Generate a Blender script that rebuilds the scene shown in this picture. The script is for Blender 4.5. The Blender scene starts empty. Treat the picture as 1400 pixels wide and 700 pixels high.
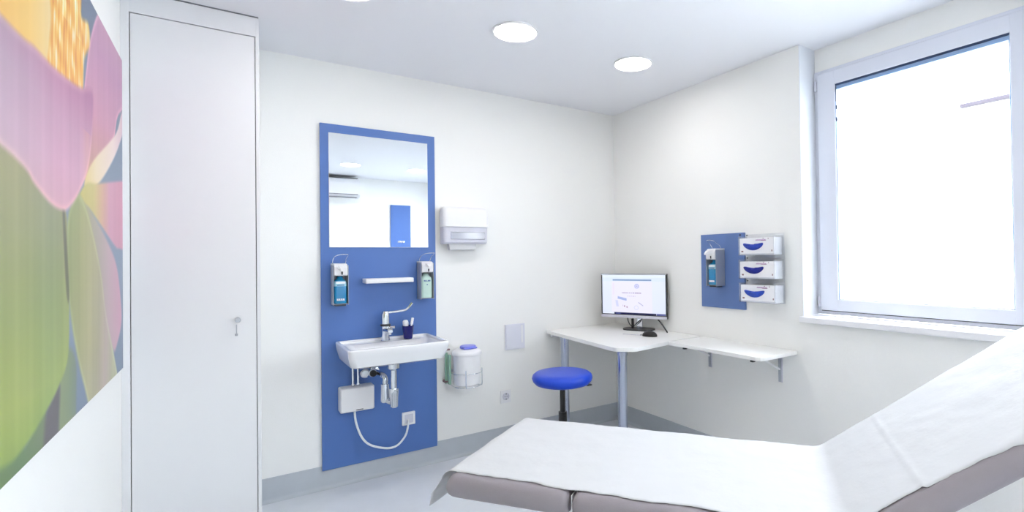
import bpy, bmesh, math, random
import numpy as np
from mathutils import Vector, Matrix, noise
random.seed(7)
C = bpy.context.scene.collection
PI = math.pi

# ------------------------------------------------------------------ colour and materials
def s2l(c):
    return tuple(((x/255)/12.92 if x/255 <= .04045 else ((x/255+.055)/1.055)**2.4) for x in c)

def mat(name, rgb, rough=.5, metal=0., bump=0., bscale=40., mottle=0., mscale=6., spec=.5, coat=0.):
    m = bpy.data.materials.new(name); m.use_nodes = True
    nt = m.node_tree; b = nt.nodes['Principled BSDF']
    col = s2l(rgb)
    b.inputs['Roughness'].default_value = rough
    b.inputs['Metallic'].default_value = metal
    b.inputs['Specular IOR Level'].default_value = spec
    b.inputs['Coat Weight'].default_value = coat
    tc = nt.nodes.new('ShaderNodeTexCoord')
    n = nt.nodes.new('ShaderNodeTexNoise'); n.inputs['Scale'].default_value = mscale
    n.inputs['Detail'].default_value = 4
    nt.links.new(tc.outputs['Object'], n.inputs['Vector'])
    mx = nt.nodes.new('ShaderNodeMix'); mx.data_type = 'RGBA'
    k = mottle
    mx.inputs[6].default_value = (*[c*(1-k) for c in col], 1)
    mx.inputs[7].default_value = (*[min(1, c*(1+k)) for c in col], 1)
    nt.links.new(n.outputs['Fac'], mx.inputs[0])
    nt.links.new(mx.outputs[2], b.inputs['Base Color'])
    if bump:
        n2 = nt.nodes.new('ShaderNodeTexNoise'); n2.inputs['Scale'].default_value = bscale
        n2.inputs['Detail'].default_value = 5
        nt.links.new(tc.outputs['Object'], n2.inputs['Vector'])
        bp = nt.nodes.new('ShaderNodeBump'); bp.inputs['Strength'].default_value = bump
        bp.inputs['Distance'].default_value = .002
        nt.links.new(n2.outputs['Fac'], bp.inputs['Height'])
        nt.links.new(bp.outputs['Normal'], b.inputs['Normal'])
    return m

def emis(name, rgb, strength):
    m = bpy.data.materials.new(name); m.use_nodes = True
    nt = m.node_tree; nt.nodes.clear()
    e = nt.nodes.new('ShaderNodeEmission'); o = nt.nodes.new('ShaderNodeOutputMaterial')
    e.inputs[0].default_value = (*s2l(rgb), 1); e.inputs[1].default_value = strength
    nt.links.new(e.outputs[0], o.inputs[0])
    return m

def clear(name, rgb, haze=.0, refl=.06, rough=.02):
    """thin clear sheet: mostly transparent, a little gloss, optional milky haze"""
    m = bpy.data.materials.new(name); m.use_nodes = True
    nt = m.node_tree; nt.nodes.clear()
    o = nt.nodes.new('ShaderNodeOutputMaterial')
    t = nt.nodes.new('ShaderNodeBsdfTransparent'); t.inputs[0].default_value = (*s2l(rgb), 1)
    g = nt.nodes.new('ShaderNodeBsdfGlossy'); g.inputs['Roughness'].default_value = rough
    d = nt.nodes.new('ShaderNodeBsdfDiffuse'); d.inputs[0].default_value = (*s2l((236, 238, 242)), 1)
    a = nt.nodes.new('ShaderNodeMixShader'); b = nt.nodes.new('ShaderNodeMixShader')
    a.inputs[0].default_value = haze
    nt.links.new(t.outputs[0], a.inputs[1]); nt.links.new(d.outputs[0], a.inputs[2])
    f = nt.nodes.new('ShaderNodeLayerWeight'); f.inputs[0].default_value = .25
    mu = nt.nodes.new('ShaderNodeMath'); mu.operation = 'MULTIPLY_ADD'
    mu.inputs[1].default_value = .35; mu.inputs[2].default_value = refl
    nt.links.new(f.outputs['Fresnel'], mu.inputs[0]); nt.links.new(mu.outputs[0], b.inputs[0])
    nt.links.new(a.outputs[0], b.inputs[1]); nt.links.new(g.outputs[0], b.inputs[2])
    nt.links.new(b.outputs[0], o.inputs[0])
    return m

def vcol_mat(name, strength=0., rough=.45):
    m = bpy.data.materials.new(name); m.use_nodes = True
    nt = m.node_tree; b = nt.nodes['Principled BSDF']
    at = nt.nodes.new('ShaderNodeVertexColor'); at.layer_name = 'Col'
    if strength:
        b.inputs['Base Color'].default_value = (.01, .01, .01, 1)
        nt.links.new(at.outputs['Color'], b.inputs['Emission Color'])
        b.inputs['Emission Strength'].default_value = strength
    else:
        nt.links.new(at.outputs['Color'], b.inputs['Base Color'])
    b.inputs['Roughness'].default_value = rough
    return m

M = dict(
    wall=mat('wall_paint', (249, 249, 247), .75, bump=.25, bscale=180, mottle=.006, mscale=2),
    ceil=mat('ceiling_paint', (244, 245, 250), .85, bump=.1, bscale=150),
    reveal=mat('reveal_paint', (238, 241, 247), .7),
    floor=mat('floor_vinyl', (226, 230, 236), .38, mottle=.05, mscale=9, bump=.08, bscale=60),
    base=mat('skirting_vinyl', (194, 200, 207), .5, mottle=.04, mscale=14),
    cab=mat('cabinet_lacquer', (236, 237, 240), .42, bump=.03, bscale=30),
    dark=mat('dark_gap', (70, 72, 76), .7),
    blue=mat('blue_laminate', (82, 118, 186), .38, mottle=.03, mscale=3, bump=.06, bscale=220),
    blue2=mat('blue_board_laminate', (96, 124, 180), .34, mottle=.03, mscale=3, bump=.06, bscale=220),
    alu=mat('panel_edge', (196, 204, 218), .35),
    mirror=mat('mirror_silver', (238, 242, 246), .015, 1.0),
    ceramic=mat('white_ceramic', (244, 245, 248), .12, coat=.5),
    white=mat('white_plastic', (242, 242, 245), .35),
    offwhite=mat('pale_grey_plastic', (214, 214, 226), .4),
    plate=mat('lavender_white_plastic', (228, 229, 240), .4),
    melamine=mat('white_melamine', (247, 247, 245), .35, mottle=.01),
    chrome=mat('chrome', (218, 222, 228), .1, 1.0),
    brushed=mat('brushed_steel', (186, 190, 198), .42, .55, bump=.08, bscale=90),
    leg=mat('silver_leg', (188, 194, 210), .24, 1.0),
    black=mat('black_plastic', (16, 16, 19), .35),
    darkmetal=mat('dark_metal', (70, 72, 74), .35, .8),
    seat=mat('blue_vinyl', (4, 66, 202), .36, bump=.15, bscale=140, mottle=.05, mscale=12),
    greyv=mat('taupe_vinyl', (150, 143, 149), .5, bump=.3, bscale=260, mottle=.03, mscale=20),
    paper=mat('couch_paper', (210, 211, 214), .85, bump=.35, bscale=55, mottle=.008, mscale=12),
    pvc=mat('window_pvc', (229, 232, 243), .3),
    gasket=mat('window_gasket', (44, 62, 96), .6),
    pvc_sky_tint=mat('window_rebate_sky_tint', (150, 182, 226), .4),  # bluish sky light on the rebate, put into its colour
    glass=clear('window_glass', (250, 253, 255)),
    acryl=clear('clear_acrylic', (252, 253, 255), haze=.10, refl=.03),
    smoke=clear('translucent_plastic', (200, 202, 222), haze=.45, refl=.08, rough=.1),
    tumbler=mat('dark_blue_plastic', (8, 8, 104), .15, coat=.3),
    aqua=mat('aqua_liquid', (20, 132, 186), .12, coat=.5, mottle=.06, mscale=30),
    aqua_l=mat('aqua_pale', (150, 204, 222), .2),
    mint=mat('mint_liquid', (196, 224, 214), .15, coat=.4, mottle=.05, mscale=30),
    ink=mat('label_ink', (60, 88, 150), .5),
    grey=mat('grey_mark', (120, 122, 130), .5),
    lilac=mat('lilac_ink', (176, 128, 184), .5),
    brown=mat('brown_ink', (142, 110, 116), .5),
    card=mat('white_card', (245, 245, 248), .5, mottle=.01),
    glove=mat('blue_nitrile', (34, 66, 178), .4, bump=.5, bscale=60, mottle=.45, mscale=42),
    glove2=mat('dark_blue_nitrile', (12, 30, 140), .4, bump=.5, bscale=60, mottle=.35, mscale=42),
    glove3=mat('mid_blue_nitrile', (46, 82, 196), .4, bump=.5, bscale=60, mottle=.5, mscale=36),
    capblue=mat('periwinkle_plastic', (122, 130, 226), .35),
    capdark=mat('periwinkle_shadowed_rim', (84, 92, 180), .4),
    green=mat('green_plastic_strip', (158, 200, 178), .4),
    cable=mat('cable_sheath', (236, 240, 242), .4),
    lamp=emis('lamp_diffuser', (255, 251, 246), 23.5),
    facade=mat('facade_render', (238, 238, 236), .9, bump=.3, bscale=8),
    ledge=mat('facade_ledge', (50, 44, 54), .8),
    ground=mat('outside_ground', (150, 152, 150), .9, mottle=.2, mscale=1.5),
)

# ------------------------------------------------------------------ mesh helpers
def rotm(ax, a): return Matrix.Rotation(a, 4, ax)

class MB:
    def __init__(s): s.bm = bmesh.new()
    def _add(s, t, mtx=None):
        if mtx is not None: bmesh.ops.transform(t, matrix=mtx, verts=t.verts)
        me = bpy.data.meshes.new('tmp'); t.to_mesh(me); t.free(); s.bm.from_mesh(me); bpy.data.meshes.remove(me)
        return s
    def box(s, x0, x1, y0, y1, z0, z1, bev=.002, seg=2, mtx=None):
        t = bmesh.new(); bmesh.ops.create_cube(t, size=1)
        for v in t.verts:
            v.co = Vector((x0+(v.co.x+.5)*(x1-x0), y0+(v.co.y+.5)*(y1-y0), z0+(v.co.z+.5)*(z1-z0)))
        b = min(bev, .49*min(abs(x1-x0), abs(y1-y0), abs(z1-z0)))
        if b > 0: bmesh.ops.bevel(t, geom=t.edges[:], offset=b, segments=seg, profile=.5, affect='EDGES')
        return s._add(t, mtx)
    def cyl(s, p, q, r, r2=None, seg=32, bev=0.):
        p, q = Vector(p), Vector(q); d = q-p
        t = bmesh.new(); bmesh.ops.create_cone(t, cap_ends=True, segments=seg, radius1=r, radius2=r if r2 is None else r2, depth=d.length)
        if bev:
            es = [e for e in t.edges if any(len(f.verts) > 4 for f in e.link_faces)]
            bmesh.ops.bevel(t, geom=es, offset=bev, segments=2, profile=.5, affect='EDGES')
        m = Matrix.Translation((p+q)/2) @ d.to_track_quat('Z', 'Y').to_matrix().to_4x4()
        return s._add(t, m)
    def lathe(s, prof, c=(0, 0, 0), seg=48, mtx=None, cap=True):
        t = bmesh.new(); rings = []
        for r, z in prof:
            rings.append([t.verts.new((r*math.cos(2*PI*i/seg), r*math.sin(2*PI*i/seg), z)) for i in range(seg)] if r > 1e-6 else [t.verts.new((0, 0, z))])
        for a, b in zip(rings, rings[1:]):
            for i in range(seg):
                j = (i+1) % seg
                if len(a) == 1 and len(b) == 1: continue
                if len(a) == 1: t.faces.new((a[0], b[j], b[i]))
                elif len(b) == 1: t.faces.new((a[i], a[j], b[0]))
                else: t.faces.new((a[i], a[j], b[j], b[i]))
        for rg, fl in ((rings[0], True), (rings[-1], False)):
            if len(rg) > 1 and cap: t.faces.new(rg[::-1] if fl else rg)
        bmesh.ops.recalc_face_normals(t, faces=t.faces[:])
        m = Matrix.Translation(c)
        if mtx is not None: m = m @ mtx
        return s._add(t, m)
    def tube(s, pts, r, seg=12, smooth=6):
        P = [Vector(p) for p in pts]
        if smooth and len(P) > 2:
            Q = []; E = [P[0]*2-P[1]]+P+[P[-1]*2-P[-2]]
            for i in range(1, len(E)-2):
                for k in range(smooth):
                    u = k/smooth; a, b, c, d = E[i-1:i+3]
                    Q.append(.5*((2*b)+(c-a)*u+(2*a-5*b+4*c-d)*u*u+(3*b-a-3*c+d)*u**3))
            Q.append(P[-1]); P = Q
        t = bmesh.new(); up = None; rings = []
        for i, p in enumerate(P):
            d = (P[min(i+1, len(P)-1)]-P[max(i-1, 0)]).normalized()
            if up is None: up = d.orthogonal().normalized()
            up = (up-d*up.dot(d)).normalized(); w = d.cross(up)
            rings.append([t.verts.new(p+(up*math.cos(2*PI*k/seg)+w*math.sin(2*PI*k/seg))*r) for k in range(seg)])
        for a, b in zip(rings, rings[1:]):
            for k in range(seg): t.faces.new((a[k], a[(k+1) % seg], b[(k+1) % seg], b[k]))
        t.faces.new(rings[0][::-1]); t.faces.new(rings[-1])
        bmesh.ops.recalc_face_normals(t, faces=t.faces[:])
        return s._add(t)
    def loft(s, loops, cap0=True, cap1=True):
        t = bmesh.new(); R = [[t.verts.new(p) for p in lp] for lp in loops]; n = len(R[0])
        for a, b in zip(R, R[1:]):
            for k in range(n): t.faces.new((a[k], a[(k+1) % n], b[(k+1) % n], b[k]))
        if cap0: t.faces.new(R[0][::-1])
        if cap1: t.faces.new(R[-1])
        bmesh.ops.recalc_face_normals(t, faces=t.faces[:])
        return s._add(t)
    def prism(s, poly, z0, z1, bev=0., axis='z'):
        """polygon in (a,b) extruded; axis z: (x,y); axis y: (x,z) from y=z0 to z1; axis x: (y,z)"""
        t = bmesh.new()
        def P(a, b, h): return {'z': (a, b, h), 'y': (a, h, b), 'x': (h, a, b)}[axis]
        A = [t.verts.new(P(a, b, z0)) for a, b in poly]; B = [t.verts.new(P(a, b, z1)) for a, b in poly]
        n = len(poly); t.faces.new(A); t.faces.new(B[::-1])
        for k in range(n): t.faces.new((A[k], B[k], B[(k+1) % n], A[(k+1) % n]))
        bmesh.ops.recalc_face_normals(t, faces=t.faces[:])
        if bev: bmesh.ops.bevel(t, geom=t.edges[:], offset=bev, segments=2, profile=.5, affect='EDGES')
        return s._add(t)

def rrect(cx, cy, w, d, r, z, n=5):
    """rounded rectangle loop in the xy plane at height z"""
    o = []; r = min(r, w/2-1e-4, d/2-1e-4)
    for sx, sy, a0 in ((1, 1, 0), (-1, 1, 90), (-1, -1, 180), (1, -1, 270)):
        for k in range(n+1):
            a = math.radians(a0+90*k/n)
            o.append((cx+sx*(w/2-r)+r*math.cos(a), cy+sy*(d/2-r)+r*math.sin(a), z))
    return o

def sw(loop, f):       # remap a loop's points
    return [f(*p) for p in loop]

def obj(name, mb, m, parent=None, smooth=35, loc=None, wn=True):
    me = bpy.data.meshes.new(name)
    bm = mb.bm if isinstance(mb, MB) else mb
    bm.to_mesh(me); bm.free(); me.materials.append(m)
    o = bpy.data.objects.new(name, me); C.objects.link(o)
    if parent: o.parent = parent
    if loc: o.location = loc
    if smooth:
        for p in me.polygons: p.use_smooth = True
        me.set_sharp_from_angle(angle=math.radians(smooth))
        if wn:
            w_m = o.modifiers.new('weighted_normals', 'WEIGHTED_NORMAL'); w_m.keep_sharp = True; w_m.weight = 100
    return o

def thing(name, label, cat, loc=(0, 0, 0), rotz=0., group=None):
    o = bpy.data.objects.new(name, None); C.objects.link(o)
    o.location = loc; o.rotation_euler = (0, 0, rotz); o.empty_display_size = .05
    o['label'] = label; o['category'] = cat
    if group: o['group'] = group
    return o

def tag(o, label, cat, group=None):
    o['label'] = label; o['category'] = cat
    if group: o['group'] = group
    return o

def struct(name, mb, m, loc=None, smooth=35):
    o = obj(name, mb, m, loc=loc, smooth=smooth); o['kind'] = 'structure'; return o

# ------------------------------------------------------------------ camera
cam_d = bpy.data.cameras.new('camera'); cam = bpy.data.objects.new('camera', cam_d); C.objects.link(cam)
CX, CY, CZ, YAW, PIT, ROL, FPX, PX, PY = -2.738978, -3.445341, 1.370452, -.605484, .010301, -.013274, 697.3415, 794.6063, 346.5699
F_ = Vector((-math.sin(YAW)*math.cos(PIT), math.cos(YAW)*math.cos(PIT), math.sin(PIT)))
R0 = Vector((math.cos(YAW), math.sin(YAW), 0)); U0 = R0.cross(F_)
R_ = R0*math.cos(ROL)+U0*math.sin(ROL); U_ = -R0*math.sin(ROL)+U0*math.cos(ROL)
mw = Matrix((( R_.x, U_.x, -F_.x, CX), (R_.y, U_.y, -F_.y, CY), (R_.z, U_.z, -F_.z, CZ), (0, 0, 0, 1)))
cam.matrix_world = mw
cam_d.sensor_width = 36; cam_d.lens = FPX/1400*36; cam_d.clip_start = .05
cam_d.shift_x = (700-PX)/1400; cam_d.shift_y = (PY-350)/1400
bpy.context.scene.camera = cam

# ------------------------------------------------------------------ the room shell
H = 2.6; XL = -3.128; YF = -4.6; YR = -1.74; YR2 = -2.83; RV = .16; WT = .34
struct('floor', MB().box(XL-.15, WT, YF-.15, .15, -.1, 0, 0), M['floor'])
struct('ceiling', MB().box(XL-.15, WT, YF-.15, .15, H, H+.1, 0), M['ceil'])
struct('wall_back', MB().box(XL-.15, WT, 0, .15, 0, H, 0), M['wall'])
struct('wall_left', MB().box(XL-.15, XL, YF, 0, 0, H, 0), M['wall'])
struct('wall_front', MB().box(XL-.15, WT, YF-.15, YF, 0, H, 0), M['wall'])
YQ, YQ2 = -3.05, -4.35  # opening for the extra window added behind the camera
w = MB().box(0, WT, YR, 0, 0, H, 0).box(0, WT, YQ, YR2, 0, H, 0).box(0, WT, YF, YQ2, 0, H, 0).box(0, WT, YQ2, YQ, 0, .985, 0).box(RV, WT, YQ2, YQ, 2.463, H, 0).box(0, WT, YR2, YR, 0, .985, 0).box(RV, WT, YR2, YR, 2.463, H, 0)
struct('wall_right', w, M['wall'])
# cool white lining of the window recess
w = MB().box(.001, RV, YR-.004, YR, 1.02, H, 0).box(.001, RV, YR2, YR2+.004, 1.02, H, 0)
struct('trim_2', w, M['reveal'])
# skirting, coved vinyl upstand: a thin strip with a rounded foot
BH = .137
def skirt(name, x0, y0, x1, y1):
    a, b = Vector((x0, y0, 0)), Vector((x1, y1, 0)); d = (b-a).normalized(); n = Vector((-d.y, d.x, 0))
    prof = [(0, 0), (.030, 0), (.020, .004), (.012, .010), (.007, .020), (.006, BH-.004), (.004, BH), (0, BH)]
    L = [[tuple(p+n*u+Vector((0, 0, z))) for u, z in prof] for p in (a, b)]
    struct(name, MB().loft(L), M['base'])
skirt('baseboard_back', 0, 0, XL, 0)
skirt('baseboard_right', 0, YF, 0, 0)
skirt('baseboard_left', XL, -.45, XL, YF)
skirt('baseboard_front', XL, YF, 0, YF)
# window sill board
s = MB().box(-.035, RV, YR2+.002, YR+.006, .987, 1.022, .006, 3)
struct('trim_1', s, M['white'])

# window: fixed frame, sash, pane, hinge; local x runs along the wall to the camera's right
def frame_mb(x0, x1, z0, z1, t, y0, y1, bev=.004):
    return (MB().box(x0, x0+t, y0, y1, z0, z1, bev).box(x1-t, x1, y0, y1, z0, z1, bev)
            .box(x0+t-.002, x1-t+.002, y0, y1, z0, z0+t, bev).box(x0+t-.002, x1-t+.002, y0, y1, z1-t, z1, bev))
def window(name, yl, yr, glass_end):
    W = bpy.data.objects.new(name, None); C.objects.link(W); W['kind'] = 'structure'
    W.location = (RV, yl, 1.022); W.rotation_euler = (0, 0, -PI/2)
    ww, wh = yl-yr, 2.463-1.022
    obj('frame', frame_mb(.004, ww-.004, .002, wh, .045, -.008, .07), M['pvc'], W)
    gx0, gx1, gz0, gz1 = .138, glass_end, .095, 1.335      # clear opening
    sa = (MB().box(.03, gx0, -.026, .05, .028, wh-.022, .006, 3).box(gx1, ww-.03, -.026, .05, .028, wh-.022, .006, 3)
          .box(gx0-.006, gx1+.006, -.026, .05, .028, gz0, .006, 3).box(gx0-.006, gx1+.006, -.026, .05, gz1, wh-.022, .006, 3))
    obj('sash', sa, M['pvc'], W)
    obj('gasket', MB().box(gx0-.003, gx1+.003, -.021, -.014, gz1-.009, gz1+.003, .001), M['gasket'], W)
    obj('gasket', MB().box(gx0-.003, gx0+.003, -.020, -.014, gz1-.10, gz1+.001, .001), M['gasket'], W)
    obj('gasket', MB().box(gx0-.003, gx0+.004, -.020, -.014, gz0, gz1-.10, .001).box(gx1-.004, gx1+.003, -.020, -.014, gz0, gz1-.009, .001), M['pvc_sky_tint'], W)  # blue side strips: sky tint painted along the sash edges
    obj('gasket', MB().box(gx0, gx1, -.020, -.014, gz0-.002, gz0+.003, .001), M['grey'], W)
    for z in (gz1-.145, gz1-.215):
        obj('spacer_clip', MB().box(gx0+.001, gx0+.008, -.0205, -.0145, z, z+.022, .001), M['gasket'], W)
    obj('rebate', MB().box(gx0-.003, gx1+.003, -.014, .03, gz1-.030, gz1+.003, .001), M['pvc_sky_tint'], W)  # rebate coloured pale blue to carry the sky tint
    obj('pane', MB().box(gx0-.003, gx1+.003, -.0165, -.0145, gz0-.003, gz1-.004, 0), M['glass'], W)
    for z in (.05, wh-.12):
        obj('hinge', MB().cyl((.024, -.03, z), (.024, -.03, z+.06), .006, bev=.001).box(.016, .03, -.032, -.008, z+.004, z+.056, .001), M['offwhite'], W)
    obj('shadow_gap', MB().box(.03, ww-.03, -.012, -.0085, .0235, .0275, 0), M['dark'], W)
window('window_1', YR, YR2, .138+.797)
window('added_window', YQ, YQ2, 1.3-.138)  # added out of view to bring in more daylight
struct('trim_3', MB().box(-.035, RV, YQ2+.002, YQ-.002, .987, 1.022, .006, 3), M['white'])  # sill of the added window

# outside: ground and the corner of a neighbouring building with a thin ledge
tag(obj('ground', MB().box(.34, 30, -25, 20, -3.3, -3.2, 0), M['ground']), 'grey paved ground outside, below the window', 'ground')
bpy.data.objects['ground']['kind'] = 'structure'
nb = thing('neighbouring_building', 'white rendered building seen through the window, washed out by daylight', 'building', (8, -2, -3.2), 0)
obj('wall', MB().box(0, 4, -9, 2.1, 0, 9, .02), M['facade'], nb)
obj('ledge', MB().box(-.10, .01, -5, 2.12, 7.145, 7.21, .008), M['ledge'], nb)

# ------------------------------------------------------------------ ceiling downlights
def downlight(x, y, label):
    t = thing('ceiling_light', label, 'ceiling light', (x, y, H), 0, 'round recessed ceiling lights')
    obj('trim_ring', MB().lathe([(.112, 0), (.122, 0), (.124, -.004), (.122, -.008), (.115, -.009), (.112, -.006), (.112, 0)], cap=False), M['white'], t)
    obj('diffuser', MB().lathe([(0, -.005), (.108, -.005), (.1125, -.003), (.1125, 0), (0, 0)]), M['lamp'], t)
LX = (-2.293, -1.459, -.629)
lab = {(0, 0): 'round white downlight cut by the top edge, leftmost on ceiling',
       (1, 0): 'round white downlight, middle of the three in view and widest',
       (2, 0): 'round white downlight nearest the corner above the desk',
       (1, 1): 'round downlight of the far row, left one reflected in the mirror',
       (2, 1): 'round downlight of the far row, right one reflected in the mirror'}
for j, y in enumerate((-1.0, -3.55)):
    for i, x in enumerate(LX):
        downlight(x, y, lab.get((i, j), 'round downlight of the far row, over the left wall side'))

# ------------------------------------------------------------------ tall built-in cabinet
CF = -.4445; c0, c1 = XL, -2.607
t = thing('tall_cabinet', 'tall white built-in cabinet with one flush door, reaching the ceiling', 'cabinet', (c0, CF, 0))
cw = c1-c0; dx0, dx1, dz1 = .0335, cw-.0185, 2.496
body = (MB().box(0, cw, .02, -CF, 0, H, .001).box(0, dx0-.003, 0, .021, 0, H, .002).box(dx1+.003, cw, 0, .021, 0, H, .002)
        .box(dx0-.004, dx1+.004, 0, .021, dz1+.004, H, .002).box(dx0-.004, dx1+.004, 0, .021, 0, .055, .002))
obj('body', body, M['cab'], t)
obj('shadow_gap', MB().box(dx0-.004, dx1+.004, .016, .0202, .05, dz1+.005, 0), M['dark'], t)
door = obj('door', MB().box(dx0, dx1, .001, .0158, .06, dz1, .0015), M['cab'], t)
kn = MB().lathe([(0, 0), (.011, 0), (.011, .003), (.008, .005), (.006, .012), (.009, .018), (.0125, .023), (.0125, .028), (.009, .032), (0, .033)], (.426, .001, 1.096), 32, rotm('X', PI/2))
kn.box(.4185, .4225, -.031, -.024, 1.030, 1.075, .001).cyl((.420, -.028, 1.03), (.420, -.026, 1.022), .006)
obj('lock_knob', kn, M['brushed'], door)
obj('ceiling_shadow_gap', MB().box(.002, cw-.002, -.003, .0, H-.006, H-.0005, 0), M['grey'], t)  # grey strip painted in for the shadow line below the ceiling

# ------------------------------------------------------------------ lotus picture on the left wall
LOTUS = {
 'pinkback': [(-1.297, 1.677), (-1.262, 1.862), (-1.215, 1.99), (-1.150, 2.120), (-1.028, 2.253), (-0.907, 2.286), (0.437, 2.275), (-0.539, 2.032), (-0.750, 1.859), (-1.103, 1.691), (-1.244, 1.640)],
 'cream': [(-1.244, 1.628), (-1.103, 1.725), (-0.689, 1.901), (-0.539, 2.026), (-0.333, 2.083), (-0.524, 1.935), (-0.721, 1.801), (-0.991, 1.669), (-1.166, 1.624)],
 'pinkright': [(-1.299, 1.581), (-1.206, 1.633), (-1.026, 1.656), (-0.546, 1.728), (0.423, 1.858), (0.408, 1.411), (-0.552, 1.436), (-0.698, 1.442), (-0.969, 1.507), (-1.167, 1.555)],
 'pinkedge': [(-1.316, 1.592), (-1.167, 1.555), (-0.907, 1.471), (-0.699, 1.377), (-0.606, 1.256), (-0.576, 1.132), (-0.675, 1.053), (-0.765, 1.037), (-0.925, 1.165), (-0.996, 1.326), (-1.168, 1.472)],
 'sepalr': [(-1.445, 1.500), (-1.383, 1.563), (-1.307, 1.589), (-1.168, 1.519), (-0.996, 1.351), (-0.899, 1.189), (-0.737, 1.004), (-0.678, 0.907), (-0.769, 0.811), (-1.115, 0.868), (-1.252, 0.992), (-1.355, 1.120), (-1.418, 1.232), (-1.461, 1.377)],
 'stem': [(-1.576, 0.739), (-1.548, 0.994), (-1.493, 1.120), (-1.419, 1.133), (-1.355, 1.077), (-1.357, 0.949), (-1.376, 0.659)],
 'dark': [(-1.683, 0.781), (-1.665, 0.986), (-1.599, 1.034), (-1.534, 1.053), (-1.542, 0.955), (-1.564, 0.734)],
 'lowgreen': [(-2.6, 0.8), (-2.6, 1.088), (-1.892, 0.985), (-1.804, 0.974), (-1.670, 1.023), (-1.648, 0.946), (-1.661, 0.737)],
 'sepall': [(-2.6, 1.68), (-1.889, 1.620), (-1.643, 1.576), (-1.474, 1.528), (-1.446, 1.418), (-1.433, 1.254), (-1.449, 1.113), (-1.548, 1.048), (-1.681, 1.005), (-1.832, 0.970), (-2.004, 0.978), (-2.6, 1.1)],
 'pink': [(-2.6, 1.862), (-1.888, 1.874), (-1.750, 1.884), (-1.567, 1.888), (-1.295, 1.916), (-1.121, 1.958), (-1.112, 1.853), (-1.185, 1.688), (-1.316, 1.588), (-1.430, 1.534), (-1.503, 1.521), (-1.614, 1.528), (-1.742, 1.560), (-1.889, 1.602), (-2.6, 1.7)],
 'yellow': [(-2.7, 2.5), (-2.7, 1.80), (-1.888, 1.80), (-1.750, 1.81), (-1.50, 1.83), (-1.52, 1.958), (-1.565, 2.064), (-1.590, 2.167), (-1.636, 2.588)],
 'stamen': [(-1.627, 2.149), (-1.604, 2.011), (-1.64, 1.84), (-1.499, 1.84), (-1.346, 1.86), (-1.262, 1.90), (-1.239, 2.019), (-1.160, 2.093), (-1.179, 2.158), (-1.274, 2.143), (-1.273, 2.235), (-1.342, 2.291)],
 'gap': [(-1.503, 1.529), (-1.481, 1.533), (-1.432, 1.295), (-1.462, 1.296)],
}
def spline(P, k=5):
    out = []; n = len(P)
    for i in range(n):
        a, b, c, d = (np.array(P[(i+j-1) % n]) for j in range(4))
        for q in range(k):
            u = q/k
            out.append(.5*((2*b)+(c-a)*u+(2*a-5*b+4*c-d)*u*u+(3*b-a-3*c+d)*u**3))
    return np.array(out)
def cover(P, Y, Z, soft):
    """soft coverage 0..1 of the smoothed polygon P at the points Y, Z"""
    P = spline(P); n = len(P); ins = np.zeros(Y.shape, bool); dist = np.full(Y.shape, 9.)
    for i in range(n):
        a, b = P[i], P[(i+1) % n]
        cr = ((a[1] > Z) != (b[1] > Z))
        with np.errstate(divide='ignore', invalid='ignore'):
            xi = (b[0]-a[0])*(Z-a[1])/(b[1]-a[1] if b[1] != a[1] else 1e-9)+a[0]
        ins ^= cr & (Y < xi)
        e = b-a; L = max(float(e@e), 1e-12); u = np.clip(((Y-a[0])*e[0]+(Z-a[1])*e[1])/L, 0, 1)
        dist = np.minimum(dist, np.hypot(Y-a[0]-u*e[0], Z-a[1]-u*e[1]))
    sd = np.where(ins, dist, -dist)
    return np.clip(sd/soft+.5, 0, 1), sd
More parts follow.
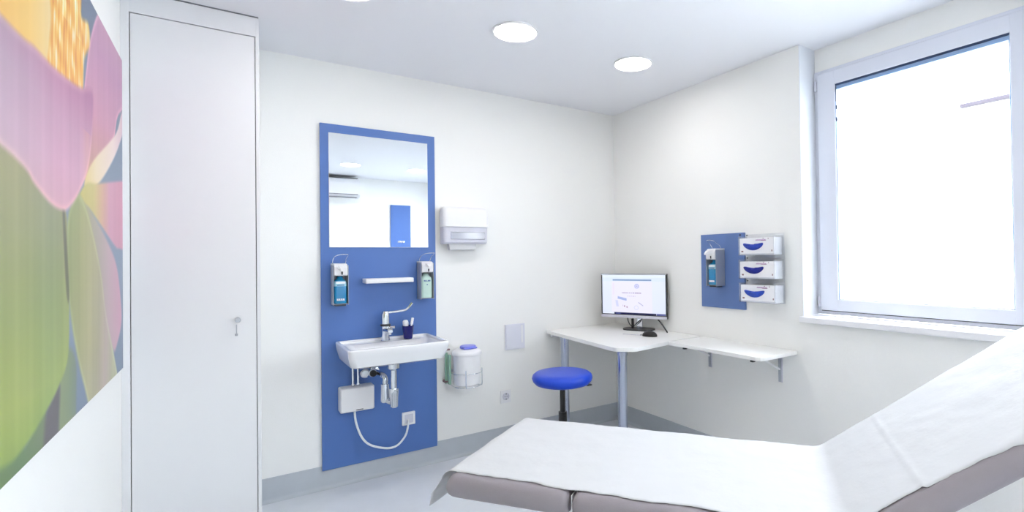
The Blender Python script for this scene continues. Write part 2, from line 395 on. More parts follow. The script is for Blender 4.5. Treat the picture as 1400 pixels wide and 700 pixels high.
def lotus(Y, Z):
    rgb = lambda *c: np.array(c, float)[None, :]
    def ramp(t, *stops):
        t = np.clip(t, 0, 1)[:, None]; out = np.zeros((len(t), 3))
        xs = [s_[0] for s_ in stops]
        for k in range(3): out[:, k] = np.interp(t[:, 0], xs, [s_[1][k] for s_ in stops])
        return out
    st = np.sin(Y*63)*.5+np.sin(Y*131+1.3)*.3+np.sin(Y*29+Z*4)*.5         # vertical veins
    col = ramp((Z-.9)/1.4, (0, (112, 138, 176)), (.3, (140, 165, 200)), (.6, (126, 152, 186)), (1, (100, 122, 158)))
    def lay(key, c, soft=.012):
        nonlocal col
        a, sd = cover(LOTUS[key], Y, Z, soft); c = c(sd) if callable(c) else c
        col = col*(1-a[:, None])+c*a[:, None]
    lay('pinkback', lambda sd: ramp((Z-1.62)/.66, (0, (226, 196, 120)), (.16, (208, 160, 160)), (.4, (212, 158, 196)), (.75, (196, 150, 200)), (1, (206, 164, 206)))
        + np.exp(-((sd-.006)/.012)**2)[:, None]*rgb(26, 26, 20) + st[:, None]*3)
    lay('cream', lambda sd: ramp((Y+1.24)/.7, (0, (236, 222, 150)), (.25, (248, 240, 214)), (.7, (250, 240, 244)), (1, (232, 212, 236))))
    lay('pinkedge', lambda sd: ramp((Y+1.25)/.65, (0, (172, 178, 150)), (.3, (180, 180, 176)), (.6, (202, 184, 200)), (1, (216, 172, 206))), .02)
    lay('pinkright', lambda sd: ramp((Y+1.28)/.7, (0, (206, 204, 120)), (.25, (216, 212, 140)), (.45, (224, 190, 170)), (.65, (222, 172, 208)), (1, (220, 160, 196))) + st[:, None]*2)
    lay('stem', lambda sd: ramp((Y+1.56)/.2, (0, (146, 168, 126)), (.6, (132, 158, 122)), (1, (120, 146, 136))), .02)
    lay('sepalr', lambda sd: ramp((Y+1.46)/.75+(1.3-Z)*.3, (0, (150, 166, 112)), (.2, (168, 178, 124)), (.42, (186, 190, 148)), (.6, (178, 180, 150)), (.8, (196, 186, 186)), (1, (190, 200, 170)))
        + st[:, None]*4 + np.exp(-((sd-.008)/.012)**2)[:, None]*rgb(14, 20, 20), .018)
    lay('lowgreen', lambda sd: ramp((Y+2.1)/.5, (0, (118, 150, 84)), (.5, (104, 144, 96)), (1, (122, 140, 110))), .02)
    lay('dark', rgb(92, 90, 104), .03)
    lay('sepall', lambda sd: ramp((Z-.98)/.65, (0, (158, 190, 92)), (.15, (170, 194, 104)), (.45, (156, 176, 108)), (.75, (152, 162, 112)), (1, (160, 162, 120)))
        + st[:, None]*5 + np.exp(-((Y+1.62)/.12)**2)[:, None]*rgb(-10, -6, 4), .014)
    lay('gap', rgb(92, 98, 72), .016)
    lay('yellow', lambda sd: ramp((Y+2.0)/.45+np.sin(Z*9)*.05, (0, (246, 204, 104)), (.45, (250, 216, 120)), (.8, (248, 228, 166)), (1, (240, 226, 176))) + st[:, None]*2, .03)
    fil = 1.1*np.sin(Y*31+Z*23)*np.sin(Z*37-Y*12)+np.sin(Y*230+np.sin(Z*11)*2)*.6+.7*np.sin(Y*96-Z*9+np.sin(Z*29)*1.6)+.3*np.sin(Z*75+Y*60)
    lay('stamen', lambda sd: ramp(fil*.28+.5, (0, (232, 150, 44)), (.3, (248, 186, 66)), (.6, (252, 206, 92)), (.85, (255, 236, 170)), (1, (255, 250, 226)))
        + ((Z > 2.06)*np.clip(np.sin(Y*40+Z*17), 0, 1))[:, None]*rgb(4, 30, 50), .02)
    lay('pink', lambda sd: ramp((Z-1.52)/.42+(Y+1.5)*.12, (0, (224, 178, 206)), (.3, (220, 176, 214)), (.6, (206, 164, 204)), (.85, (192, 138, 186)), (1, (180, 122, 176)))
        + np.clip(-(Y+1.55)/.4, 0, 1)[:, None]*rgb(-16, 6, -2) + np.exp(-((Y+1.2)/.06)**2)[:, None]*rgb(14, 10, -8)*(Z < 1.8)[:, None]
        + st[:, None]*4 + np.exp(-((sd-.006)/.01)**2)[:, None]*rgb(18, 18, 10), .014)
    g_ = col.mean(1, keepdims=True); col = g_+(col-g_)*1.0
    return np.clip(col*np.array([[.95, .90, .85]]), 0, 255)
def colour_grid(nu, nv, P, colf):
    """(nu+1)x(nv+1) grid mesh: P(i/nu, j/nv) -> point, colf(U, V) -> sRGB 0..255"""
    me = bpy.data.meshes.new('grid')
    U, V = np.meshgrid(np.linspace(0, 1, nu+1), np.linspace(0, 1, nv+1)); U = U.ravel(); V = V.ravel()
    co = P(U, V); idx = np.arange((nu+1)*(nv+1)).reshape(nv+1, nu+1)
    f = np.stack([idx[:-1, :-1], idx[:-1, 1:], idx[1:, 1:], idx[1:, :-1]], -1).reshape(-1, 4)
    me.from_pydata(co.tolist(), [], f.tolist())
    c = colf(U, V)/255.; lin = np.where(c <= .04045, c/12.92, ((c+.055)/1.055)**2.4)
    a = me.color_attributes.new('Col', 'FLOAT_COLOR', 'POINT')
    a.data.foreach_set('color', np.concatenate([lin, np.ones((len(lin), 1))], 1).ravel())
    return me
py0, py1, pz0, pz1 = -2.45, -.538, .931, 2.247
t = thing('lotus_picture', 'huge unframed close-up picture of a pink lotus flower on the left wall', 'picture', (XL, py0, pz0), PI/2)
pw, ph = py1-py0, pz1-pz0
obj('backing_board', MB().box(0, pw, -.018, 0, 0, ph, .0015), M['alu'], t)
me = colour_grid(420, 330, lambda U, V: np.stack([U*(pw-.002)+.001, np.full_like(U, -.0186), V*(ph-.002)+.001], 1),
                 lambda U, V: lotus(py0+U*pw, pz0+V*ph))
me.materials.append(vcol_mat('lotus_print', 0, .4))
o = bpy.data.objects.new('printed_face', me); C.objects.link(o); o.parent = t

# ------------------------------------------------------------------ blue splashback with mirror and washing place
BX0, BX1 = -2.2796, -1.576; BY = -.020
t = thing('blue_wall_panel', 'tall blue laminate panel behind the mirror and washbasin', 'wall panel', (BX0, 0, .112))
obj('board', MB().box(0, BX1-BX0, BY+.002, -.004, 0, 2.217-.112, .0012), M['blue'], t)
obj('edge_band', MB().box(BX1-BX0-.0005, BX1-BX0+.002, BY+.002, -.004, .001, 2.104, .0008), M['alu'], t)
t = thing('wall_mirror', 'rectangular frameless mirror on the upper part of the blue panel', 'mirror', (-2.232, BY+.002, 1.461))
obj('glass', MB().box(0, .605, -.005, 0, 0, .701, .0008), M['mirror'], t, smooth=0)
obj('edge', MB().box(-.001, .606, -.0042, 0, -.001, .702, 0), M['offwhite'], t)
tag(obj('wall_shelf', MB().box(0, .29, -.105, 0, 0, .029, .004, 3), M['white'], loc=(-2.045, BY+.002, 1.235)),
    'small white shelf on the blue panel between the two dispensers', 'shelf')

def dispenser(name, label, loc, rotz, liquid, marks, aim=0.):
    """wall dispenser with an elbow lever; local x right, -y out of the wall"""
    t = thing(name, label, 'dispenser', loc, rotz, 'elbow lever dispensers')
    w, h, d = .086, .25, .088
    st = (MB().box(0, .0025, -d, 0, 0, h-.012, .0006).box(w-.0025, w, -d, 0, 0, h-.012, .0006).box(0, w, -.003, 0, 0, h, .0006)
          .box(0, w, -d+.004, 0, .004, .0065, .0006))
    obj('steel_housing', st, M['brushed'], t)
    bt = MB().loft([rrect(w/2, -.045, .066, .062, .014, .008), rrect(w/2, -.045, .072, .068, .016, .014), rrect(w/2, -.045, .072, .068, .016, .128),
                    rrect(w/2, -.045, .066, .062, .02, .143), rrect(w/2, -.045, .036, .036, .016, .158), rrect(w/2, -.045, .03, .03, .014, .172)])
    b = obj('bottle', bt, liquid, t)
    if marks == 'aqua':
        obj('neck_band', MB().loft([rrect(w/2, -.045, .0735, .0695, .016, .112), rrect(w/2, -.045, .0735, .0695, .016, .129), rrect(w/2, -.045, .067, .063, .02, .1435)], False, False), M['aqua_l'], b)
        obj('label', MB().box(w/2-.026, w/2+.026, -.0805, -.079, .128, .138, 0), M['white'], b)
        lb = MB().box(w/2-.022, w/2+.022, -.0801, -.0788, .026, .029, 0)
        for k, x in enumerate((-.022, -.011, .001, .012)): lb.box(w/2+x, w/2+x+.008, -.0805, -.0788, .026+.002*(k % 2), .038, 0)
        obj('label', lb, M['white'], b)
        obj('label_print', MB().box(w/2-.020, w/2+.020, -.0802, -.0789, .116, .121, 0), M['ink'], b)
        obj('cap_foot', MB().box(.012, w-.012, -.07, -.012, -.008, .003, .003), M['darkmetal'], t)
    else:
        lb = MB()
        for x in (-.022, -.012, .004, .014): lb.box(w/2+x, w/2+x+.007, -.0805, -.0788, .118, .126, .001)
        lb.box(w/2-.022, w/2+.021, -.0803, -.0788, .1165, .119, 0)
        obj('label_mark', MB().box(w/2-.004, w/2+.004, -.0805, -.0788, .092, .098, .001), M['ink'], b)
        obj('label_print', lb, M['ink'], b)
        obj('shadow_tray', MB().box(.006, w-.006, -.082, -.01, .0068, .0078, 0), M['darkmetal'], t)
    hd = MB().prism([(-.004, .176), (-.090, .176), (-.094, .186), (-.094, .226), (-.080, .247), (-.012, .25), (-.004, .24)], .006, w-.006, .004, 'x')
    hd = obj('pump_head', hd, M['white'], t)
    nz = MB().loft([[(w/2+aim*.6+a*.016*s_, -.09-q, zz+b_*.010*s_) for a, b_ in ((-1, -1), (1, -1), (1, 1), (-1, 1))] for q, zz, s_ in ((0, .226, 1), (.03, .224, .9), (.052, .212, .55))])
    obj('nozzle', nz, M['white'], hd)
    obj('pump_stem', MB().cyl((w/2, -.052, .170), (w/2, -.052, .180), .018), M['darkmetal'], hd)
    obj('pump_slot', MB().cyl((w/2+.006, -.094, .182), (w/2+.006, -.0955, .20), .004), M['darkmetal'], hd)
    lv = MB().tube([(.010, -.02, .235), (.006, -.035, .262), (.010, -.06, .285), (.022, -.10, .298), (.05, -.125, .303), (.075, -.13, .303)], .0022, 8)
    lv.tube([(w-.010, -.02, .235), (w-.006, -.035, .262), (w-.008, -.06, .28), (w-.004, -.10, .297), (.075, -.13, .303)], .0022, 8)
    obj('elbow_lever', lv, M['chrome'], t)
    return t
dispenser('disinfectant_dispenser', 'steel wall dispenser with aqua bottle on the blue panel, left of the small shelf', (-2.226, BY+.002, 1.112), 0, M['aqua'], 'aqua')
dispenser('soap_dispenser', 'steel wall dispenser with pale mint bottle on the blue panel, right of the small shelf', (-1.703, BY+.002, 1.118), 0, M['mint'], 'mint')

# washbasin
SX0, SX1, SZ = -2.206, -1.637, .885; sw_, sd_ = SX1-SX0, .43
t = thing('washbasin', 'white ceramic wall-hung washbasin with chrome tap on the blue panel', 'washbasin', (SX0, BY+.002, .765))
hz = SZ-.765; cx = sw_/2; cy = -sd_/2
lo = [rrect(cx, cy+.055, sw_*.62, sd_*.55, .05, 0), rrect(cx, cy+.035, sw_*.84, sd_*.82, .045, .002), rrect(cx, cy+.012, sw_*.93, sd_*.945, .035, .018),
      rrect(cx, cy, sw_-.008, sd_-.004, .03, .075), rrect(cx, cy, sw_, sd_, .028, hz-.010), rrect(cx, cy, sw_-.002, sd_-.002, .028, hz-.003), rrect(cx, cy, sw_-.010, sd_-.010, .026, hz),
      rrect(cx, cy, sw_-.032, sd_-.032, .024, hz), rrect(cx, cy, sw_-.040, sd_-.040, .022, hz-.004), rrect(cx, cy, sw_-.046, sd_-.046, .022, hz-.014),
      rrect(cx, cy-.040, sw_-.080, sd_-.120, .05, hz-.018), rrect(cx, cy-.040, sw_-.12, sd_-.16, .06, hz-.05), rrect(cx, cy-.035, sw_-.22, sd_-.24, .06, hz-.085),
      rrect(cx, cy-.03, .06, .06, .028, hz-.094)]
obj('basin', MB().loft(lo), M['ceramic'], t, smooth=50)
obj('drain_ring', MB().lathe([(0, 0), (.02, 0), (.026, .002), (.026, -.002), (0, -.002)], (cx, cy-.03, hz-.091)), M['chrome'], t)
tx, ty, tz = .283, -.062, hz-.014
fb = MB().lathe([(0, 0), (.028, 0), (.028, .003), (.0255, .006), (.0245, .07), (.026, .078), (.026, .09), (.0225, .094), (0, .094)], (tx, ty, tz))
fb.lathe([(0, .10), (.024, .10), (.0255, .108), (.0255, .165), (.022, .176), (.012, .18), (0, .18)], (tx, ty, tz), 32, Matrix.Translation((0, 0, -.002)))
fa = obj('faucet', fb, M['chrome'], t)
obj('collar', MB().lathe([(0, .092), (.029, .092), (.031, .098), (.029, .104), (0, .104)], (tx, ty, tz)), M['darkmetal'], fa)
sp = MB().loft([[(tx+a*.020*s_, ty-q, tz+zz+b_*.012*s_) for a, b_ in ((-1, -.6), (-.6, -1), (.6, -1), (1, -.6), (1, .6), (.6, 1), (-.6, 1), (-1, .6))] for q, zz, s_ in ((.01, .066, 1.), (.06, .072, .9), (.11, .074, .8), (.118, .068, .7))])
sp.cyl((tx, ty-.104, tz+.068), (tx, ty-.104, tz+.048), .0105)
obj('spout', sp, M['chrome'], fa)
lvp = MB()
path = [(.0, 0, .172), (.03, -.008, .176), (.075, -.02, .180), (.118, -.032, .188), (.140, -.038, .208), (.156, -.044, .232)]
lvp.tube([(tx+a, ty+b, tz+c) for a, b, c in path], .0082, 10)
lvp.lathe([(0, .156), (.02, .158), (.021, .172), (.017, .184), (0, .186)], (tx, ty, tz))
obj('elbow_lever', lvp, M['chrome'], fa)
obj('side_tap', MB().cyl((tx+.02, ty-.012, tz+.083), (tx+.052, ty-.03, tz+.083), .0085, bev=.002), M['chrome'], fa)
tr = MB().lathe([(0, .0), (.020, .0), (.020, -.015), (.034, -.018), (.034, -.042), (.026, -.05), (.0175, -.055), (.0175, -.215), (.0, -.215)], (cx, cy-.03, 0.004))
tr.lathe([(0, -.16), (.026, -.16), (.028, -.168), (.028, -.185), (.025, -.215), (.023, -.268), (.018, -.274), (0, -.276)], (cx, cy-.03, 0))
tr.lathe([(0, -.14), (.024, -.14), (.024, -.16), (.026, -.24), (.023, -.25), (0, -.25)], (cx-.036, cy+.03, 0))
tr.tube([(cx-.002, cy-.03, -.235), (cx-.02, cy, -.245), (cx-.036, cy+.03, -.23)], .018, 14)
tr.tube([(cx-.036, cy+.03, -.16), (cx-.036, cy+.03, -.105), (cx-.045, cy+.07, -.09), (cx-.06, -.004, -.09)], .0165, 14)
tr.lathe([(0, 0), (.034, 0), (.032, .008), (.018, .012), (0, .012)], (cx-.06, 0, -.09), 32, rotm('X', PI/2))
obj('drain_trap', tr, M['chrome'], t)
va = MB().cyl((cx-.085, -.0, -.085), (cx-.085, -.07, -.085), .013).cyl((cx-.085, -.055, -.085), (cx-.085, -.055, -.05), .009)
va.lathe([(0, 0), (.022, 0), (.024, .006), (.024, .022), (.018, .028), (0, .028)], (cx-.085, -.062, -.085), 24, rotm('X', PI/2))
obj('stop_valve', va, M['chrome'], t)
obj('stop_valve', MB().cyl((cx-.128, 0, -.083), (cx-.128, -.075, -.083), .011).lathe([(0, 0), (.026, 0), (.028, .006), (.028, .02), (.020, .028), (0, .028)], (cx-.128, -.06, -.083), 24, rotm('X', PI/2)), M['chrome'], t)
obj('valve_knob', MB().lathe([(0, 0), (.019, 0), (.021, .006), (.019, .016), (0, .018)], (cx-.085, -.0905, -.085), 20, rotm('X', PI/2)), M['black'], t)

# tumbler and what stands in it
cxw, cyw, czw = -1.787, -.095, SZ-.014
t = tag(obj('tumbler', MB().lathe([(0, 0), (.026, 0), (.028, .003), (.036, .082), (.0365, .084), (.0345, .084), (.0265, .006), (0, .005)], (0, 0, 0), 40), M['tumbler'], loc=(cxw, cyw, czw)),
        'dark blue plastic cup on the washbasin ledge, beside the tap', 'cup')
mb = MB().lathe([(0, 0), (.011, 0), (.012, .06), (.0165, .075), (.0185, .092), (.0165, .104), (.01, .11), (0, .111)], (0, 0, 0), 24)
bmesh.ops.transform(mb.bm, matrix=rotm('Y', -.07), verts=mb.bm.verts)
tag(obj('tube', mb, M['white'], loc=(cxw-.009, cyw, czw+.010)), 'stubby white tube standing on the left in the blue cup', 'tube')
mb = MB().box(-.0055, .0055, -.003, .003, 0, .105, .002).box(-.0085, .0085, -.005, .005, .082, .126, .004)
bmesh.ops.transform(mb.bm, matrix=rotm('Y', .17), verts=mb.bm.verts)
tag(obj('toothbrush', mb, M['white'], loc=(cxw+.008, cyw-.004, czw+.008)), 'slanting slim white stick leaning right in the blue cup', 'brush')

# small water heater with its pipes, cable and plug; socket on the blue panel
t = thing('water_heater', 'small white box water heater under the left side of the washbasin', 'water heater', (-2.19, BY+.002, .455))
hw, hh, hd_ = .197, .150, .078
hb = MB().loft([sw(rrect(hw/2, hh/2, hw-e, hh-e, .010, z), lambda x, y, z: (x, -z, y)) for e, z in ((0, 0), (0, .060), (.004, .070), (.014, .077), (.03, .078))])
h_ = obj('housing', hb, M['white'], t)
obj('maker_mark', MB().box(.088, .128, -.079, -.0775, .010, .0155, 0), M['grey'], h_)
for x in (.078, .108): obj('pipe', MB().tube([(x, -.035, hh-.002), (x, -.035, .22), (x, -.03, .303)], .0075, 12, 3).cyl((x, -.035, hh-.002), (x, -.035, hh+.014), .0105, seg=6), M['chrome'], t)
def cable_pts(): return [(.092, -.05, .004)] + [(0.086, -0.042, -0.007), (0.094, -0.042, -0.08), (0.125, -0.042, -0.17), (0.172, -0.042, -0.227), (0.252, -0.042, -0.265), (0.31, -0.042, -0.274), (0.353, -0.042, -0.257), (0.393, -0.042, -0.209), (0.411, -0.034, -0.146)] + [(.413, -.026, -.12)]
obj('power_cable', MB().tube(cable_pts(), .0066, 12), M['cable'], t)
t = thing('wall_socket', 'square white cable outlet on the blue panel, right end of white cable', 'socket', (-1.812, BY+.002, .296), 0)
obj('cover_plate', MB().box(0, .084, -.018, 0, 0, .084, .004, 3), M['white'], t)
obj('inner_plate', MB().box(.014, .070, -.022, -.016, .014, .070, .003, 3), M['offwhite'], t)

# towel dispenser
t = thing('paper_towel_dispenser', 'white wall paper towel dispenser right of the blue panel', 'paper towel dispenser', (-1.548, 0, 1.440))
w_, top, mid = .330, .300, .160
def xl(e, z, d, n=6):
    a = rrect(w_/2, -d/2, w_-e, d, .028, z, n); return [(x, min(y, 0), zz) for x, y, zz in a]
cv = MB().loft([xl(0, mid, .112), xl(0, mid+.006, .114), xl(.002, top-.05, .112), xl(.008, top-.022, .104), xl(.022, top-.006, .09), xl(.05, top, .07)])
obj('cover', cv, M['white'], t, smooth=50)
lw = MB().loft([xl(.012, .045, .085), xl(.008, .055, .098), xl(.006, mid-.001, .104)])
obj('lower_tray', lw, M['offwhite'], t)
obj('viewing_strip', MB().box(.05, w_-.03, -.107, -.100, .075, .125, .004), M['smoke'], t)
pt = MB().loft([[(x, y-.0, z) for x, y, z in ((.045+s_, -.075+q, zz), (.245-s_, -.075+q, zz), (.245-s_, -.035+q, zz), (.045+s_, -.035+q, zz))] for zz, q, s_ in ((.06, 0, 0), (.03, -.004, .003), (.006, -.002, .008), (.0, .004, .014))])
obj('paper_towel', pt, M['paper'], t)
obj('lock', MB().cyl((w_, -.03, .172), (w_+.016, -.03, .172), .010, bev=.002), M['grey'], t)

# flush plate, socket on the white wall
t = thing('access_panel', 'square white wall plate with a ribbed right edge above the low socket', 'access panel', (-1.055, 0, .700))
obj('plate', MB().box(0, .162, -.014, 0, 0, .188, .003), M['plate'], t)
obj('cover', MB().box(.006, .122, -.018, -.012, .008, .182, .002), M['plate'], t)
obj('handle_strip', MB().box(.129, .146, -.0165, -.012, .045, .175, .002), M['white'], t)
t = thing('wall_outlet', 'small white socket low on the wall under the square wall plate', 'socket', (-1.096, 0, .312))
obj('cover_plate', MB().box(0, .083, -.010, 0, 0, .092, .003), M['white'], t)
obj('socket_ring', MB().lathe([(.027, 0), (.026, .004), (.023, .005), (.021, .001), (0, .001)], (.0415, -.010, .048), 36, rotm('X', PI/2), cap=False), M['offwhite'], t)
obj('contact', MB().cyl((.034, -.0105, .048), (.034, -.0114, .048), .0032).cyl((.049, -.0105, .048), (.049, -.0114, .048), .0032).box(.038, .045, -.016, -.012, .062, .072, .001).box(.038, .045, -.016, -.012, .026, .033, .001), M['grey'], t)

# medicine waste tub on its wire bracket
BXc, BYc, BZ = -1.402, -.125, .525
t = thing('sharps_bin', 'white round tub with a periwinkle blue cap on the wall right of the basin', 'waste tub', (BXc, BYc, BZ))
obj('body', MB().lathe([(0, 0), (.080, 0), (.086, .004), (.088, .012), (.092, .205), (0, .205)]), M['white'], t, smooth=45)
ld = obj('lid', MB().lathe([(0, .205), (.098, .203), (.100, .208), (.100, .222), (.094, .230), (.078, .240), (.058, .246), (0, .247)]), M['white'], t, smooth=40)
obj('cap', MB().lathe([(0, .246), (.050, .246), (.054, .250), (.054, .260), (.050, .265), (0, .266)], (.004, -.012, 0)).box(-.044, .050, -.066, -.04, .2475, .258, .004), M['capblue'], ld)
t = thing('wire_bracket', 'wire wall bracket with a green strip holding the white round tub', 'bracket', (BXc, 0, BZ))
wr = MB()
def arc(r, z, a0, a1, n=14): return [(r*math.cos(a0+(a1-a0)*k/n), BYc+r*math.sin(a0+(a1-a0)*k/n), z) for k in range(n+1)]
wr.tube([(-.105, -.002, .085)]+arc(.101, .085, PI*.96, 2.04*PI)+[(.105, -.002, .085)], .0022, 8, 2)
wr.tube([(-.09, -.002, -.006)]+arc(.090, -.006, PI, 2*PI)+[(.09, -.002, -.006)], .0022, 8, 2)
for a in (1.36*PI, 1.83*PI):
    x_, y_ = .1005*math.cos(a), BYc+.1005*math.sin(a)
    wr.tube([(x_*.3, BYc+(y_-BYc)*.3, -.006), (x_*.9, BYc+(y_-BYc)*.9, -.006), (x_, y_, .006), (x_, y_, .11)], .0034, 8, 2)
wr.box(-.11, .11, -.004, 0, .07, .09, .001)
obj('wire_frame', wr, M['chrome'], t)
obj('green_strip', MB().box(-.112, -.098, -.09, -.06, .005, .205, .002).box(-.122, -.105, -.045, -.03, .005, .215, .002), M['green'], t)
for z in (.018, .235): obj('clip', MB().cyl((-.118, -.001, z), (-.118, -.035, z), .010, bev=.002).box(-.125, -.09, -.05, -.032, z-.005, z+.006, .002), M['brown'], t)

# ------------------------------------------------------------------ board with dispenser and glove boxes, right wall
t = thing('blue_wall_board', 'small blue board on the right wall behind dispenser and glove boxes', 'wall panel', (0, -.988, 1.028), -PI/2)
obj('board', MB().box(0, .361, -.018, 0, 0, .497, .001), M['blue2'], t)
obj('screw', MB().cyl((.335, -.018, .482), (.335, -.021, .482), .006), M['darkmetal'], t)
dispenser('disinfectant_dispenser', 'steel wall dispenser with aqua bottle on the small blue board left of gloves', (-.018, -1.108, 1.178), -PI/2, M['aqua'], 'aqua')
# clear rack
gy0 = -1.378
t = thing('glove_box_rack', 'clear acrylic rack on the right wall holding three glove boxes', 'rack', (0, gy0, 1.085), -PI/2)
rk = MB().box(-.008, .262, -.003-.018, -.018, 0, .425, .0008)
obj('back_sheet', rk, M['acryl'], t)
for k, z in enumerate((.004, .148, .292)):
    sh = (MB().box(-.004, .258, -.103, -.0215, z, z+.003, .0005).box(-.004, -.001, -.103, -.0215, z, z+.118, .0005).box(.255, .258, -.103, -.0215, z, z+.118, .0005)
          .box(-.004, .258, -.106, -.1035, z, z+.012, .0005).box(-.004, .006, -.106, -.1035, z, z+.118, .0005).box(.248, .258, -.106, -.1035, z, z+.118, .0005))
    s_ = obj('pocket', sh, M['acryl'], t)
    obj('screw', MB().cyl((-.0005, -.0215, z+.128), (-.0005, -.0245, z+.128), .0045), M['darkmetal'], t)
def glove_box(z, dx, gm, label):
    t = thing('glove_box', label, 'glove box', (-.0225, gy0-.002-dx, z), -PI/2, 'glove boxes in the clear rack')
    bw, bh, bd = .247, .103, .078
    obj('carton', MB().box(0, bw, -bd, 0, 0, bh, .002), M['card'], t)
    # kidney shaped opening full of crumpled blue glove
    n = 40; out = []
    for i in range(n):
        a = 2*PI*i/n; u = math.cos(a); v = math.sin(a)
        x = .100+.072*math.copysign(abs(u)**.8, u); zz = .046+.0185*math.copysign(abs(v)**.85, v)+.020*abs(u)**1.6
        out.append((x, zz))
    bm = bmesh.new(); rng = random.Random(int(z*1000)); rings = []
    for r_, hgt in ((1, 0), (.96, .004), (.8, .008), (.55, .010), (.25, .011)):
        rings.append([bm.verts.new((x*r_+.100*(1-r_) if r_ < .5 else x-(1-r_)*.02*(1 if x > .1 else -1), -bd-.0004-hgt*(.55+.6*noise.noise(Vector((x*60*r_, zz*80, z*9)))+.3) if hgt else -bd-.0004, zz-(1-r_)*(zz-(.046+.020*abs((x-.1)/.072)**1.6))))  for x, zz in out])
    for a_, b_ in zip(rings, rings[1:]):
        for i in range(n): bm.faces.new((a_[i], a_[(i+1) % n], b_[(i+1) % n], b_[i]))
    bm.faces.new(rings[-1]); bmesh.ops.recalc_face_normals(bm, faces=bm.faces[:])
    obj('glove', bm, gm, t, smooth=80)
    y0, y1 = -bd-.0006, -bd+.001
    ink = MB().box(.118, .192, y0, y1, .0865, .0895, 0)
    for k in range(9): ink.box(.122+k*.0075, .1265+k*.0075, y0, y1, .0905, .0935, 0)
    obj('red_lettering', ink, M['lilac'], t)
    for x_a, x_b, z_a, z_b in ((.156, .192, .0845, .0865), (.170, .175, .096, .101), (.205, .209, .093, .099), (.014, .028, .017, .026), (.228, .2345, .019, .029)):
        obj('print_mark', MB().box(x_a, x_b, y0-.0003, y1, z_a, z_b, 0), M['brown'], t)
glove_box(1.085+.2955, 0, M['glove'], 'white box of light blue gloves, topmost of three in the clear rack')
glove_box(1.085+.1515, .001, M['glove2'], 'white box of dark blue gloves, middle of three in the clear rack')
glove_box(1.085+.0075, .004, M['glove3'], 'white box of mid blue gloves, lowest of three in the clear rack')

# ------------------------------------------------------------------ corner desk and folding shelf
DZ = .815
t = thing('corner_desk', 'white corner desk on round silver legs under the monitor', 'desk', (0, 0, 0))
pts = [(-.004, -.004), (-.695, -.004), (-.768, -.90)]
for k in range(7):
    a = math.radians(180+90*k/6*.55); pts.append((-.708+.06*math.cos(a)*1., -.925+.06*math.sin(a)))
for k in range(7):
    a = math.radians(225+45*k/6); pts.append((-.655+.05*math.cos(a), -.985+.045*math.sin(a)))
pts += [(-.30, -.972), (-.004, -.955)]
obj('desktop', MB().prism(pts, DZ-.026, DZ, .002), M['melamine'], t)
def leg(x, y):
    l = obj('leg', MB().cyl((x, y, .012), (x, y, DZ-.027), .030, seg=40), M['leg'], t)
    obj('foot', MB().lathe([(0, 0), (.026, 0), (.031, .004), (.031, .014), (0, .014)], (x, y, 0)), M['black'], l)
    obj('mounting_flange', MB().lathe([(0, 0), (.05, 0), (.05, -.004), (.034, -.01), (.034, -.03), (0, -.03)], (x, y, DZ-.0262)), M['leg'], l)
leg(-.690, -.925); leg(-.655, -.20)
obj('wall_batten', MB().box(-.66, -.004, -.030, -.001, DZ-.056, DZ-.0265, .002).box(-.030, -.001, -.92, -.03, DZ-.056, DZ-.0265, .002), M['white'], t)
t = thing('folding_shelf', 'white folding wall table on brackets to the right of the desk', 'folding table', (0, -.988, DZ), -PI/2)
sl, sd2 = .715, .350
obj('shelf_top', MB().prism([(0, -.002), (sl, -.002), (sl, -sd2+.035), (sl-.01, -sd2+.01), (sl-.035, -sd2), (.006, -sd2), (0, -sd2+.004)], -.022, 0, .002), M['melamine'], t)
for x in (.055, .60):
    b = (MB().box(x-.014, x+.014, -.004, 0, -.205, -.024, .001).box(x-.012, x+.012, -.29, 0, -.028, -.023, .001))
    b = obj('bracket', b, M['offwhite'], t)
    obj('rail', MB().box(x-.008, x+.008, -.014, -.004, -.20, -.03, .002), M['brushed'], b)
    obj('strut', MB().tube([(x, -.012, -.125), (x, -.20, -.034)], .0065, 8, 0), M['white'], b)
for x in (.135, .650): obj('catch', MB().box(x-.010, x+.010, -sd2+.006, -sd2+.03, -.034, -.0222, .003).cyl((x, -sd2+.004, -.026), (x, -sd2+.014, -.026), .006), M['darkmetal'], t)

# ------------------------------------------------------------------ monitor and mouse
pl, pr_ = Vector((-.272, -.163, 0)), Vector((-.042, -.668, 0))
ax = (pr_-pl); mwid = ax.length; ang = math.atan2(ax.y, ax.x); mc = (pl+pr_)/2
bs = Vector((-.165, -.455, DZ))
t = thing('monitor', 'silver-framed flat monitor with a pale screen on the corner desk', 'monitor', (mc.x, mc.y, DZ), ang)
z0, z1 = .092, .434; hw2 = mwid/2
obj('housing', MB().box(-hw2, hw2, 0, .022, z0, z1, .004, 3).box(-hw2+.09, hw2-.09, .02, .05, z0+.05, z1-.06, .012, 3), M['darkmetal'], t)
obj('bezel', frame_mb(-hw2, hw2, z0+.017, z1, .009, -.006, 0, .002), M['darkmetal'], t)
obj('chin', MB().box(-hw2, hw2, -.008, 0, z0-.002, z0+.020, .002), M['offwhite'], t)
obj('top_strip', MB().box(-hw2, hw2-.0, -.007, 0, z1-.0085, z1+.001, .001), M['brushed'], t)
sxw, szh = mwid-.018, (z1-.009)-(z0+.020)
